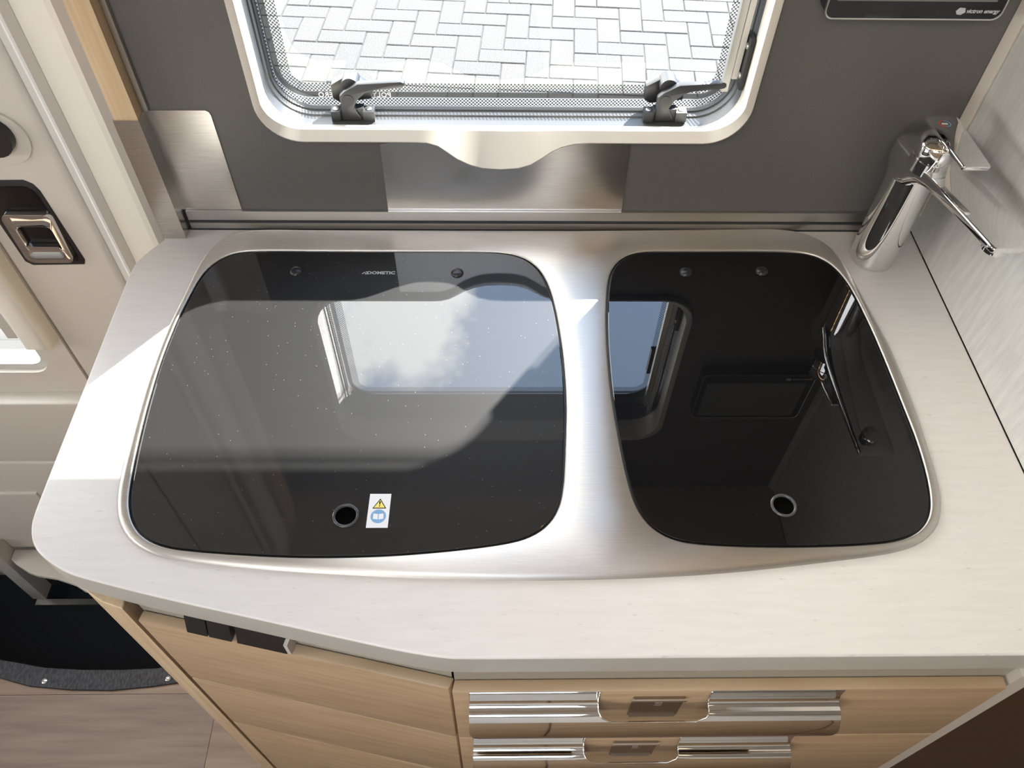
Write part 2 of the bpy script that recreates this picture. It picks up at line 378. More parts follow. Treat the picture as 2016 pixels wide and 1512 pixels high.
vs.append([bm.verts.new((p.x, y, p.y)) for p, y in rim_in])
vs.append([bm.verts.new((p.x, y, p.y)) for p, y in fold])
for a, b in zip(vs, vs[1:]): bridge(bm, a, b)
done('surround', bm, M['frame'], WIN, smooth=True, angle=42)
bm = bmesh.new()
a = [bm.verts.new((p.x, y, p.y)) for p, y in fold]; b = [bm.verts.new((p[0], 0.775, p[1])) for p in SILL]; bridge(bm, a, b)
done('sill', bm, M['frame'], WIN, smooth=True, angle=42)
INN = [Vector(p) for p in rrect(IX0, IX1, IZ0, IZ1, WR, 10)]
def win_ring(name, steps, m):
    bm = bmesh.new(); v = [[bm.verts.new((p.x, y, p.y)) for p in offset(INN, -d)] for d, y in steps]
    for a, b in zip(v, v[1:]): bridge(bm, a, b)
    return done(name, bm, m, WIN, smooth=True, angle=40)
win_ring('aluminium_frame', [(0.0, 0.7749), (0.0, 0.7910), (0.0009, 0.7914)], M['alu_frame'])
win_ring('grey_seal', [(0.0009, 0.7913), (0.0016, 0.7920), (0.0018, 0.7990)], M['seal_d'])
win_ring('rubber_seal', [(0.0016, 0.7988), (0.0034, 0.8000), (0.0040, 0.8070), (0.0010, 0.8090), (0.0, 0.83)], M['rubber'])
PY = 0.812
px0, px1, pz0, pz1 = -0.2583, 0.2740, 1.0191, 1.345
M['pane'] = pane_material('tinted_acrylic_pane', (px1 - px0) / 2, (pz1 - pz0) / 2, 0.048,
                          [(-0.02, 0.0128, 'dots', 0.9), (0.0132, 0.0200, 'solid', 0.85), (0.0200, 0.0308, 'dots', 0.85)], 0.0041)
bm = bmesh.new(); lp = rrect(px0 - 0.001, px1 + 0.001, pz0 - 0.001, pz1 + 0.001, 0.048, 10)
bm.faces.new([bm.verts.new((x, PY, z)) for x, z in lp])
done('pane', bm, M['pane'], WIN)
def win_text(s, x, z):
    text_mesh('pane_print', s, 0.0082, Matrix.Translation((x, PY - 0.0006, z)) @ Matrix.Rotation(math.radians(90), 4, 'X') @ Matrix.Scale(-1, 4, (1, 0, 0)), M['white'], WIN, bold=0.0002, spacing=1.1, depth=0.0)
win_text('ERO', -0.1930, 1.0352); win_text('POLY', -0.1300, 1.0354)
# latches
LEVER = [(-0.1711, 1.0222), (-0.1522, 1.0223), (-0.1510, 1.0262), (-0.1574, 1.0383), (-0.1528, 1.0473), (-0.1431, 1.0562), (-0.1342, 1.0592), (-0.1019, 1.0630), (-0.0991, 1.0652),
         (-0.1000, 1.0687), (-0.1032, 1.0698), (-0.1502, 1.0666), (-0.1572, 1.0626), (-0.1658, 1.0575), (-0.1719, 1.0516), (-0.1719, 1.0472), (-0.1711, 1.0397)]
latch = bpy.data.objects.new('latch', None); COL.objects.link(latch); latch.parent = WIN; latch.location = Vector((-0.158, 0.788, 1.0215)) - WIN.location
def cyl_y(bm, x, z, r, y0, y1, seg=20):
    a = [bm.verts.new((x + r * math.cos(2 * math.pi * i / seg), y0, z + r * math.sin(2 * math.pi * i / seg))) for i in range(seg)]
    b = [bm.verts.new((v.co.x, y1, v.co.z)) for v in a]
    bridge(bm, a, b); bm.faces.new(a[::-1]); bm.faces.new(b)
prism('lever', LEVER, 'y', 0.7815, 0.7895, M['dgrey'], latch, 0.0012, 2)
for xa, xb in ((-0.1840, -0.1735), (-0.1485, -0.1362)):
    bm = bmesh.new(); add_box(bm, xa, xb, 0.7810, 0.7935, 1.0216, 1.0335); bevel(bm, 0.0012)
    done('mounting_block', bm, M['dgrey'], latch, smooth=True, angle=35)
bm = bmesh.new(); add_box(bm, -0.1737, -0.1480, 0.7842, 0.7935, 1.0216, 1.0360); bevel(bm, 0.001); done('bridge_piece', bm, M['dgrey'], latch, smooth=True, angle=35)
for xs in (-0.1787, -0.1424):
    bm = bmesh.new(); lathe(bm, [(0.0034, 1.0333), (0.0034, 1.0341), (0.0022, 1.0345)], (xs, 0.7875), 14); done('screw', bm, M['alu'], latch, smooth=True, angle=35)
bm = bmesh.new(); cyl_y(bm, -0.1629, 1.0476, 0.0065, 0.7808, 0.7816); done('pivot_cap', bm, M['dgrey'], latch)
bm = bmesh.new(); cyl_y(bm, -0.1600, 1.0590, 0.0096, 0.7895, 0.8080); bevel(bm, 0.001); done('hub', bm, M['dgrey'], latch, smooth=True, angle=35)
prism('pane_bracket', [(-0.1830, 1.0380), (-0.1760, 1.0335), (-0.1395, 1.0380), (-0.1395, 1.0500), (-0.1550, 1.0640), (-0.1670, 1.0640), (-0.1830, 1.0545)], 'y', 0.7995, 0.8110, M['black'], latch, 0.001)
copy_tree(latch, WIN, (0.3483, 0, 0.0010))
box('stay_knob', 0.2405, 0.2490, 0.7990, 0.8080, 1.205, 1.262, M['black'], WIN, 0.002)
box('stay_arm', 0.2440, 0.2515, 0.7830, 0.7910, 1.0600, 1.33, M['alu'], WIN, 0.0012)
box('stay_channel', 0.2520, 0.2580, 0.7815, 0.7910, 1.0760, 1.34, M['seal_g'], WIN, 0.0012)
br = box('stay_bracket', 0.2590, 0.2635, 0.7700, 0.7910, 1.0700, 1.126, M['black'], WIN, 0.0015)
for zz in (1.082, 1.115):
    bm = bmesh.new(); lathe(bm, [(0.0034, 0), (0.003, 0.001), (0.0015, 0.0014)], (0, 0), 12)
    bmesh.ops.transform(bm, matrix=Matrix.Translation((0.2590, 0.779, zz)) @ Matrix.Rotation(math.radians(-90), 4, 'Y'), verts=bm.verts[:])
    done('screw', bm, M['alu'], br, smooth=True, angle=35)
struct(holed_wall('wall_outer', [(-0.40, -0.3), (1.45, -0.3), (1.45, 1.99), (-0.40, 1.99)], rrect(IX0 - 0.004, IX1 + 0.004, IZ0 - 0.004, IZ1 + 0.004, WR, 6), 0.801, 0.83, M['cream_d']),
       'outer skin of the van side wall around the window', 'wall')

# ---- pillar trim between oak post and sliding door
pil = thing('trim_3', 'cream pillar trim with rubber door seal and painted highlight left of the oak post', 'trim', (-0.44, 0.78, 0.0), kind='structure')
def vert(name, pts, m, z0=-0.1, z1=1.95): prism(name, pts, 'z', z0, z1, m, pil)
vert('shaded_return', [(-0.395, 0.80), (-0.4000, 0.779), (-0.4285, 0.7655), (-0.4285, 0.80)], M['cream_d'])  # recess shade put into the colour, darker than the pillar cover
prism('pillar_cover', [(-0.4285, 0.80), (-0.4285, 0.7655), (-0.4350, 0.7642), (-0.4680, 0.7648), (-0.4720, 0.768), (-0.4720, 0.80)], 'z', -0.1, 1.95, M['cream'], pil)
vert('seal_lip', [(-0.4690, 0.769), (-0.4690, 0.7647), (-0.4766, 0.7572), (-0.4766, 0.769)], M['seal_g'])
vert('seal_bead', [(-0.4766, 0.769), (-0.4766, 0.7572), (-0.4790, 0.7562), (-0.4816, 0.7572), (-0.4816, 0.769)], M['seal_l'])  # front of the seal painted pale as its highlight
vert('seal_base', [(-0.4816, 0.80), (-0.4816, 0.7585), (-0.4905, 0.7600), (-0.4905, 0.80)], M['seal_g'])
vert('door_gap', [(-0.395, 0.84), (-0.395, 0.799), (-0.530, 0.806), (-0.530, 0.84)], M['rubber'])

# ---- sliding door
M['recess_in'] = mat('gloss_black_recess', (0.003, 0.003, 0.004), 0.15)
M['recess'] = mat('matt_black_bezel', (0.012, 0.011, 0.011), 0.5)
DOOR = thing('door_1', 'cream sliding van door with chrome recessed handle left of the kitchen', 'door', (-0.9, 0.80, 0.0), kind='structure')
def rounded_slab(name, x0, x1, z0, z1, y0, y1, m, r, parent=DOOR):
    bm = bmesh.new(); add_box(bm, x0, x1, y0, y1, z0, z1)
    es = [e for e in bm.edges if all(abs(v.co.y - y0) < 1e-6 for v in e.verts)]
    bevel(bm, r, 5, es); return done(name, bm, m, parent, smooth=True, angle=50)
rounded_slab('upper_panel', -0.6515, -0.512, 0.512, 1.95, 0.790, 0.84, M['cream_door'], 0.011)
# window trim around the door glass
dwo = [(-1.30, 0.508), (-0.653, 0.508), (-0.653, 1.55), (-1.30, 1.55)]
dwh = rrect(-1.22, -0.697, 0.558, 1.35, 0.03, 6)
bm = bmesh.new(); rg = []
for y in (0.792, 0.84):
    o = [bm.verts.new((x, y, z)) for x, z in dwo]; h = [bm.verts.new((x, y, z)) for x, z in dwh]
    es = [bm.edges.new((l[i], l[(i + 1) % len(l)])) for l in (o, h) for i in range(len(l))]
    bmesh.ops.triangle_fill(bm, use_beauty=True, use_dissolve=False, edges=es); rg.append((o, h))
bridge(bm, rg[0][0], rg[1][0]); bridge(bm, rg[0][1], rg[1][1]); done('window_trim', bm, M['cream_door'], DOOR)
box('header_panel', -1.30, -0.653, 0.792, 0.84, 1.551, 1.95, M['cream_door'], DOOR)
bm = bmesh.new(); rr = []
for d, y in ((0.0, 0.800), (0.012, 0.800), (0.012, 0.816), (0.0, 0.816)): rr.append([bm.verts.new((p.x, y, p.y)) for p in offset([Vector(q) for q in dwh], -d)])
for a, b in zip(rr, rr[1:]): bridge(bm, a, b)
done('window_seal', bm, M['seal_g'], DOOR, smooth=True, angle=35)
M['pane_door'] = pane_material('door_glass', 0.26, 0.39, 0.03, [(0.0, 0.004, 'solid', 0.8)])
bm = bmesh.new(); bm.faces.new([bm.verts.new((x, 0.809, z)) for x, z in dwh]); done('door_pane', bm, M['pane_door'], DOOR)
rounded_slab('grab_handle', -0.6940, -0.6545, 0.640, 1.45, 0.762, 0.792, M['cream'], 0.013)
box('grab_handle_shadow', -0.7090, -0.6945, 0.770, 0.792, 0.665, 1.45, M['cream_d'], DOOR, 0.004)  # darker strip stands for the brown shadow beside the handle
# ledge and lower panels
rounded_slab('ledge_panel', -1.30, -0.512, 0.3375, 0.509, 0.7665, 0.84, M['cream_door'], 0.007)
rounded_slab('lower_panel', -1.30, -0.512, 0.004, 0.3355, 0.7650, 0.84, M['cream_door'], 0.006)
rounded_slab('lower_panel_boss', -1.30, -0.86, 0.05, 0.235, 0.7600, 0.768, M['cream_door'], 0.004)
# recessed chrome handle
esc = [(-0.70, 0.9315), (-0.5700, 0.9325), (-0.5610, 0.9270), (-0.5570, 0.9180), (-0.5480, 0.8020), (-0.5520, 0.7935), (-0.6225, 0.7915), (-0.6290, 0.800), (-0.6290, 0.84), (-0.70, 0.84)]
esc = [(-0.6310, 0.9315), (-0.5700, 0.9325), (-0.5610, 0.9265), (-0.5570, 0.9160), (-0.5490, 0.8020), (-0.5525, 0.7940), (-0.6215, 0.7925), (-0.6290, 0.7995), (-0.6310, 0.86)]
hp = prism('handle_recess', esc, 'y', 0.7885, 0.792, M['recess'], DOOR, 0.0012)
prism('recess_plate', [(x * 0.86 - 0.0825, (z - 0.862) * 0.88 + 0.862) for x, z in esc], 'y', 0.7876, 0.7890, M['recess_in'], hp)
def ring_prism(name, outer, inner, y0, y1, m, parent, r=0.0015):
    bm = bmesh.new(); rings = [[bm.verts.new((x, y, z)) for x, z in l] for l, y in ((outer, y1), (outer, y0 + r), ([(a[0] * .97 + b[0] * .03, a[1] * .97 + b[1] * .03) for a, b in zip(outer, inner)], y0), ([(a[0] * .12 + b[0] * .88, a[1] * .12 + b[1] * .88) for a, b in zip(outer, inner)], y0 + 0.0005), (inner, y0 + r + .001), (inner, y1))]
    for a, b in zip(rings, rings[1:]): bridge(bm, a, b)
    return done(name, bm, m, parent, smooth=True, angle=40)
ring_prism('chrome_frame', rrect(-0.6190, -0.5570, 0.8045, 0.8860, 0.010, 5), rrect(-0.6085, -0.5650, 0.8245, 0.8650, 0.008, 5), 0.7800, 0.790, M['chrome'], hp)
box('chrome_lip', -0.6070, -0.5670, 0.7800, 0.7870, 0.8245, 0.8335, M['chrome'], hp, 0.003, 3)
bm = bmesh.new(); cyl_y(bm, -0.573, 0.998, 0.024, 0.776, 0.790, 24); bevel(bm, 0.004, 3); done('lock_knob', bm, M['black'], DOOR, smooth=True, angle=50)
bm = bmesh.new(); cyl_y(bm, -0.571, 0.993, 0.036, 0.7870, 0.7905, 28); bevel(bm, 0.002, 3); done('knob_surround', bm, M['cream_door'], DOOR, smooth=True, angle=50)

# ---- step well and floor
well = thing('step_well', 'black carpeted step well in front of the sliding door', 'step', (-0.85, 0.64, -0.2), kind='structure')
INNER = [(-1.30, 0.68), (-1.15, 0.605), (-1.06, 0.566), (-0.954, 0.531), (-0.861, 0.5145), (-0.785, 0.510), (-0.715, 0.5095), (-0.65, 0.512), (-0.55, 0.524), (-0.40, 0.56)]
OUTER = [(-1.30, 0.64), (-1.15, 0.570), (-1.05, 0.530), (-0.941, 0.497), (-0.878, 0.481), (-0.80, 0.4735), (-0.724, 0.472), (-0.65, 0.4785), (-0.55, 0.492), (-0.40, 0.528)]
prism('tread', [(-1.30, 0.50), (-0.36, 0.50), (-0.36, 0.85), (-1.30, 0.85)], 'z', -0.23, -0.205, M['carpet'], well)
bm = bmesh.new(); a = [bm.verts.new((x, y, 0.0)) for x, y in INNER]; b = [bm.verts.new((x, y - 0.03, -0.206)) for x, y in INNER]; bridge(bm, a, b, False); done('riser', bm, M['carpet'], well)
box('well_side', -0.40, -0.37, 0.48, 0.85, -0.205, 0.0, M['carpet'], well); box('well_end', -1.33, -1.30, 0.48, 0.85, -0.205, 0.0, M['carpet'], well)
box('sill_bar', -1.034, -0.42, 0.7160, 0.7300, -0.2045, -0.1800, M['alu'], well, 0.002)
box('sill_post', -1.042, -1.013, 0.730, 0.764, -0.179, 0.06, M['cream_d'], well, 0.003)
prism('threshold_tray', [(-1.012, 0.764), (-1.012, 0.742), (-0.998, 0.731), (-0.965, 0.712), (-0.945, 0.705), (-0.903, 0.698), (-0.86, 0.684), (-0.838, 0.671), (-0.80, 0.668), (-0.50, 0.668), (-0.50, 0.764)], 'z', -0.012, 0.0, M['cream_door'], well, 0.003)
edg = thing('step_edging', 'curved dark ribbed edging strip screwed round the step well', 'edging', (-0.8, 0.49, 0.0), kind='structure')
prism('ribbed_strip', OUTER + INNER[::-1], 'z', 0.0, 0.006, M['edging'], edg, 0.001)
for x, y in ((-0.852, 0.489), (-0.622, 0.492)):
    bm = bmesh.new(); lathe(bm, [(0.0055, 0.0058), (0.005, 0.0075), (0.0025, 0.0085)], (x, y), 16); done('screw', bm, M['chrome'], edg, smooth=True, angle=40)
fl = thing('floor', 'grey brown oak look plank floor of the van', 'floor', (-0.4, 0.0, -0.01), kind='structure')
prism('subfloor', [(-2.25, -1.1), (1.45, -1.1), (1.45, 0.80), (-0.36, 0.80), (-0.36, 0.495)] + [(x, y + 0.005) for x, y in OUTER[::-1]] + [(-2.25, 0.70)], 'z', -0.06, -0.008, M['rubber'], fl)
random.seed(3)
def plank(x0, x1, y0, y1, m):
    bm = bmesh.new(); add_box(bm, x0 + 0.0004, x1 - 0.0004, y0 + 0.0004, y1 - 0.0004, -0.008, 0.0); o = done('plank', bm, m, fl)
    return o
rows = [(0.316, 0.466, -0.522), (0.166, 0.316, -1.02), (0.016, 0.166, -0.66), (-0.134, 0.016, -0.3), (-0.284, -0.134, -0.9), (-0.434, -0.284, -0.5), (-0.584, -0.434, -1.1), (-0.734, -0.584, -0.7), (-0.884, -0.734, -0.2), (-1.034, -0.884, -0.8)]
for i, (y0, y1, xs) in enumerate(rows):
    cuts = [-2.2] + sorted(xs + 1.1 * k for k in range(-2, 3) if -2.2 < xs + 1.1 * k < 1.4) + [1.4]
    for j, (a, b) in enumerate(zip(cuts, cuts[1:])): plank(a, b, y0, y1, M['plank_b'] if (i + j) % 2 else M['plank'])
prism('plank', [(-2.2, 0.4664), (-0.38, 0.4664), (-0.38, 0.53)] + [(x, y - 0.0002) for x, y in OUTER[::-1][1:]] + [(-2.2, 0.70)], 'z', -0.008, 0.0, M['plank'], fl)

# ---- rest of the van body (out of frame, but it shades, lights and is mirrored in the lids)
def hatch_ceiling():
    bm = bmesh.new(); rg = []
    for z in (1.95, 1.99):
        o = [bm.verts.new((x, y, z)) for x, y in ((-2.3, -1.1), (1.45, -1.1), (1.45, 0.84), (-2.3, 0.84))]
        h = [bm.verts.new((x, y, z)) for x, y in ((-0.40, -0.67), (0.20, -0.67), (0.20, -0.17), (-0.40, -0.17))]
        es = [bm.edges.new((l[i], l[(i + 1) % 4])) for l in (o, h) for i in range(4)]
        bmesh.ops.triangle_fill(bm, use_beauty=True, use_dissolve=False, edges=es); rg.append((o, h))
    bridge(bm, rg[0][0], rg[1][0]); bridge(bm, rg[0][1], rg[1][1])
    return done('ceiling', bm, M['ceiling'])
struct(hatch_ceiling(), 'pale fabric van ceiling with an open roof hatch', 'ceiling')
struct(holed_wall('wall_front', [(-2.3, -0.06), (1.45, -0.06), (1.45, 1.95), (-2.3, 1.95)], [(-1.1, 1.10), (-0.5, 1.10), (-0.5, 1.45), (-1.1, 1.45)], -1.10, -1.06, M['roomwall']), 'pale laminate wall opposite the kitchen with an unseen opening added for fill light', 'wall')
bm = bmesh.new(); rg = []
for x in (-2.30, -2.25):
    o = [bm.verts.new((x, y, z)) for y, z in ((-1.1, -0.06), (0.84, -0.06), (0.84, 1.95), (-1.1, 1.95))]; h = [bm.verts.new((x, y, z)) for y, z in ((-0.55, 1.2), (0.35, 1.2), (0.35, 1.6), (-0.55, 1.6))]
    es = [bm.edges.new((l[i], l[(i + 1) % 4])) for l in (o, h) for i in range(4)]
    bmesh.ops.triangle_fill(bm, use_beauty=True, use_dissolve=False, edges=es); rg.append((o, h))
bridge(bm, rg[0][0], rg[1][0]); bridge(bm, rg[0][1], rg[1][1])
struct(done('wall_left', bm, M['roomwall']), 'cab end of the van with the windscreen opening', 'wall')
struct(box('wall_end', 1.40, 1.45, -1.06, 0.84, -0.06, 1.95, M['roomwall']), 'pale laminate wall at the rear end of the van', 'wall')
struct(box('wall_side', 0.56, 1.40, 0.745, 0.80, -0.06, 1.95, M['roomwall']), 'pale laminate wall behind the right side panel', 'wall')
box('door_base', -1.30, -0.395, 0.80, 0.84, -0.3, 0.003, M['cream_d'], DOOR)
struct(box('wall_shell', -2.25, -1.30, 0.78, 0.84, -0.3, 1.95, M['cream_d']), 'van side wall forward of the sliding door', 'wall')

# ---- paved ground outside
GZ = -0.50
pav = thing('paving', 'pale concrete block paving laid in herringbone outside the window', 'paving', (0, 3.5, GZ), kind='structure')
def far_paving():
    m = mat('paving_far', (0.17, 0.165, 0.155), 0.9); t, b = nodes(m)
    c = t.nodes.new('ShaderNodeTexCoord'); br_ = t.nodes.new('ShaderNodeTexBrick'); br_.inputs['Scale'].default_value = 1.0
    br_.inputs['Brick Width'].default_value = 0.226; br_.inputs['Row Height'].default_value = 0.113; br_.inputs['Mortar Size'].default_value = 0.003
    br_.inputs['Color1'].default_value = (0.042, 0.041, 0.038, 1); br_.inputs['Color2'].default_value = (0.038, 0.037, 0.035, 1); br_.inputs['Mortar'].default_value = (0.030, 0.028, 0.022, 1)
    t.links.new(c.outputs['Object'], br_.inputs['Vector']); t.links.new(br_.outputs['Color'], b.inputs['Base Color']); return m
box('bedding', -14, 14, 0.9, 16, GZ - 0.06, GZ - 0.006, far_paving(), pav)
rot = Matrix.Rotation(math.radians(-4.0), 4, 'Z'); U = 0.113
meshes = {}
for k in range(3):
    for o_ in 'HV':
        bm = bmesh.new(); sx, sy = (2 * U, U) if o_ == 'H' else (U, 2 * U); g = 0.0022
        add_box(bm, -sx / 2 + g, sx / 2 - g, -sy / 2 + g, sy / 2 - g, -0.05, 0.0)
        bevel(bm, 0.0035, 1, [e for e in bm.edges if all(v.co.z > -0.001 for v in e.verts)])
        bmesh.ops.recalc_face_normals(bm, faces=bm.faces[:])
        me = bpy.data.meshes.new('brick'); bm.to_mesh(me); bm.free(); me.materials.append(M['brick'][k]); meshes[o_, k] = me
def lay(o_, cx, cy):
    p = rot @ Vector((cx * U, cy * U, 0)) + Vector((0.03, 3.62, GZ + random.uniform(-0.0015, 0.0015)))
    if not (-1.72 < p.x < 1.62 and 3.05 < p.y < 4.42): return
    b = bpy.data.objects.new('brick', meshes[o_, random.randrange(3)]); COL.objects.link(b); b.parent = pav
    b.location = p - pav.location; b.rotation_euler = (random.uniform(-.004, .004), random.uniform(-.004, .004), math.radians(-4.0 + random.uniform(-.5, .5)))
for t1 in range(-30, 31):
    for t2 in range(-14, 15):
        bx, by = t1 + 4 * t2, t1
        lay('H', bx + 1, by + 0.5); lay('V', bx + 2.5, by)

TRAY = [(-2949,7345),(-3183,7247),(-3345,7050),(-3426,6807),(-3463,6554),(-3489,6298),(-3519,6043),(-3548,5788),(-3564,5532),(-3572,5276),(-3575,5019),(-3570,4762),(-3560,4506),(-3545,4250),(-3528,3994),(-3498,3739),(-3422,3495),(-3270,3290),(-3052,3157),(-2805,3090),(-2551,3052),(-2296,3022),(-2041,2997),(-1785,2976),(-1529,2957),(-1273,2941),(-1017,2925),(-760,2912),(-504,2901),(-247,2893),(9,2887),(266,2884),(523,2884),(779,2887),(1036,2893),(1292,2901),(1549,2914),(1805,2929),(2061,2949),(2316,2973),(2571,3001),(2826,3031),(3081,3062),(3336,3095),(3588,3143),(3827,3234),(4020,3400),(4131,3630),(4179,3882),(4200,4138),(4217,4394),(4229,4650),(4234,4907),(4233,5164),(4225,5420),(4207,5676),(4178,5931),(4147,6186),(4120,6441),(4090,6696),(4034,6946),(3915,7171),(3713,7327),(3466,7392),(3210,7402),(2953,7397),(2697,7392),(2440,7387),(2183,7382),(1927,7377),(1670,7372),(1413,7368),(1157,7364),(900,7360),(644,7357),(387,7354),(130,7352),(-126,7351),(-383,7351),(-640,7351),(-896,7352),(-1153,7353),(-1410,7354),(-1666,7355),(-1923,7357),(-2180,7359),(-2436,7362),(-2693,7365)]
HOB = [(-2898,6954),(-3055,6912),(-3189,6819),(-3284,6687),(-3340,6534),(-3373,6374),(-3397,6212),(-3419,6050),(-3436,5887),(-3447,5724),(-3456,5560),(-3462,5397),(-3464,5233),(-3462,5070),(-3457,4906),(-3451,4743),(-3442,4579),(-3431,4416),(-3418,4253),(-3403,4090),(-3385,3927),(-3363,3765),(-3324,3607),(-3255,3459),(-3149,3335),(-3011,3249),(-2855,3201),(-2693,3177),(-2530,3160),(-2367,3146),(-2204,3134),(-2041,3123),(-1877,3115),(-1714,3109),(-1550,3107),(-1387,3108),(-1223,3111),(-1060,3116),(-896,3124),(-733,3135),(-570,3149),(-407,3165),(-245,3184),(-83,3206),(79,3234),(236,3277),(379,3356),(489,3475),(558,3623),(593,3783),(614,3945),(629,4108),(642,4271),(655,4434),(667,4597),(675,4761),(679,4924),(680,5088),(678,5252),(673,5415),(665,5579),(654,5742),(640,5905),(622,6067),(599,6229),(567,6390),(521,6547),(451,6694),(345,6818),(205,6900),(46,6939),(-117,6953),(-280,6957),(-444,6958),(-607,6959),(-771,6959),(-935,6958),(-1098,6959),(-1262,6959),(-1425,6959),(-1589,6959),(-1753,6960),(-1916,6960),(-2080,6961),(-2243,6962),(-2407,6964),(-2571,6965),(-2734,6963)]
SINK = [(1715,6958),(1584,6919),(1471,6843),(1383,6738),(1323,6615),(1287,6484),(1264,6349),(1246,6213),(1231,6077),(1217,5941),(1206,5804),(1197,5667),(1190,5531),(1185,5394),(1181,5257),(1178,5120),(1177,4983),(1178,4846),(1183,4709),(1188,4573),(1196,4436),(1204,4299),(1213,4162),(1224,4026),(1238,3890),(1256,3754),(1283,3620),(1332,3492),(1410,3381),(1518,3296),(1645,3246),(1779,3223),(1916,3210),(2052,3201),(2189,3194),(2326,3190),(2463,3187),(2600,3186),(2737,3187),(2874,3189),(3011,3193),(3147,3199),(3284,3207),(3420,3219),(3556,3240),(3687,3278),(3807,3344),(3904,3439),(3972,3557),(4014,3688),(4041,3822),(4060,3958),(4073,4094),(4082,4230),(4087,4367),(4088,4504),(4086,4641),(4085,4778),(4084,4915),(4083,5052),(4081,5189),(4079,5326),(4075,5463),(4071,5600),(4065,5736),(4057,5873),(4047,6010),(4036,6146),(4021,6282),(4002,6418),(3972,6551),(3926,6680),(3855,6797),(3753,6888),(3628,6942),(3494,6967),(3357,6975),(3220,6977),(3083,6978),(2946,6978),(2809,6978),(2673,6977),(2536,6976),(2399,6975),(2262,6975),(2125,6974),(1988,6973),(1851,6970)]

# ================================================================== worktop
WT = [(-0.3956, 0.7205), (-0.4084, 0.7012), (-0.4175, 0.6824), (-0.4195, 0.6641), (-0.4201, 0.6486), (-0.4201, 0.5080), (-0.4201, 0.3825), (-0.4198, 0.3581), (-0.4180, 0.3433), (-0.4118, 0.3282),
      (-0.4020, 0.3169), (-0.3882, 0.3073), (-0.3720, 0.2987), (-0.3527, 0.2924), (-0.2924, 0.2768), (-0.2031, 0.2564), (-0.1164, 0.2365), (-0.0741, 0.2274), (-0.0533, 0.2238), (-0.0367, 0.2219), (-0.0161, 0.2214),
      (0.5055, 0.2214), (0.5055, 0.7396), (-0.3956, 0.7396)]
def smooth_open(pts, k):
    out = []; P = [Vector(a) for a in pts]; n = len(P)
    for i in range(n - 1):
        a, b, c, d = P[max(i - 1, 0)], P[i], P[i + 1], P[min(i + 2, n - 1)]; L_ = (c - b).length
        m0 = (c - a) * (L_ / max((c - b).length + (b - a).length, 1e-9)); m1 = (d - b) * (L_ / max((d - c).length + (c - b).length, 1e-9))
        for j in range(k):
            t = j / k; out.append(tuple((2 * t ** 3 - 3 * t * t + 1) * b + (t ** 3 - 2 * t * t + t) * m0 + (3 * t * t - 2 * t ** 3) * c + (t ** 3 - t * t) * m1))
    return out + [tuple(P[-1])]
WT = smooth_open(WT[:21], 4) + WT[21:]
wt = prism('worktop', WT, 'z', 0.866, 0.900, M['worktop'], None, 0.0022, 3, 'hi', 30)
wt.data.materials.append(M['shaded_band'])
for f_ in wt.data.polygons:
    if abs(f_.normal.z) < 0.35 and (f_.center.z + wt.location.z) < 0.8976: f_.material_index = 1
tag(wt, 'pale stone effect kitchen worktop with rounded left corner', 'worktop')

# ================================================================== combined hob and sink unit
S4 = lambda L: [Vector((a * 1e-4, b * 1e-4)) for a, b in L]
unit = thing('hob_sink_unit', 'brushed steel hob and sink unit with two black glass lids set in the worktop', 'hob sink unit', (0.033, 0.51, 0.9002))
TR, HB, SK = dense(S4(TRAY), 3), dense(S4(HOB), 3), dense(S4(SINK), 3)
bm = bmesh.new()
L0 = [loop(bm, offset(TR, -d), z) for d, z in ((0, 0.9002), (0.0004, 0.9014), (0.0013, 0.9030), (0.0026, 0.9041), (0.0042, 0.9047), (0.0056, 0.9049))]
for a, b in zip(L0, L0[1:]): bridge(bm, a, b)
edges = []
def ring_edges(l): return [bm.edges.get((l[i], l[(i + 1) % len(l)])) or bm.edges.new((l[i], l[(i + 1) % len(l)])) for i in range(len(l))]
edges += ring_edges(L0[-1])
for B in (HB, SK):
    LL = [loop(bm, offset(B, d), z) for d, z in ((0.0018, 0.9006), (0.0018, 0.9028), (0.0022, 0.9038), (0.0029, 0.9045), (0.0038, 0.9049))]
    for a, b in zip(LL, LL[1:]): bridge(bm, a, b)
    edges += ring_edges(LL[-1])
bmesh.ops.triangle_fill(bm, use_beauty=True, use_dissolve=False, edges=edges)
done('surround', bm, M['steel'], unit, smooth=True, angle=60)

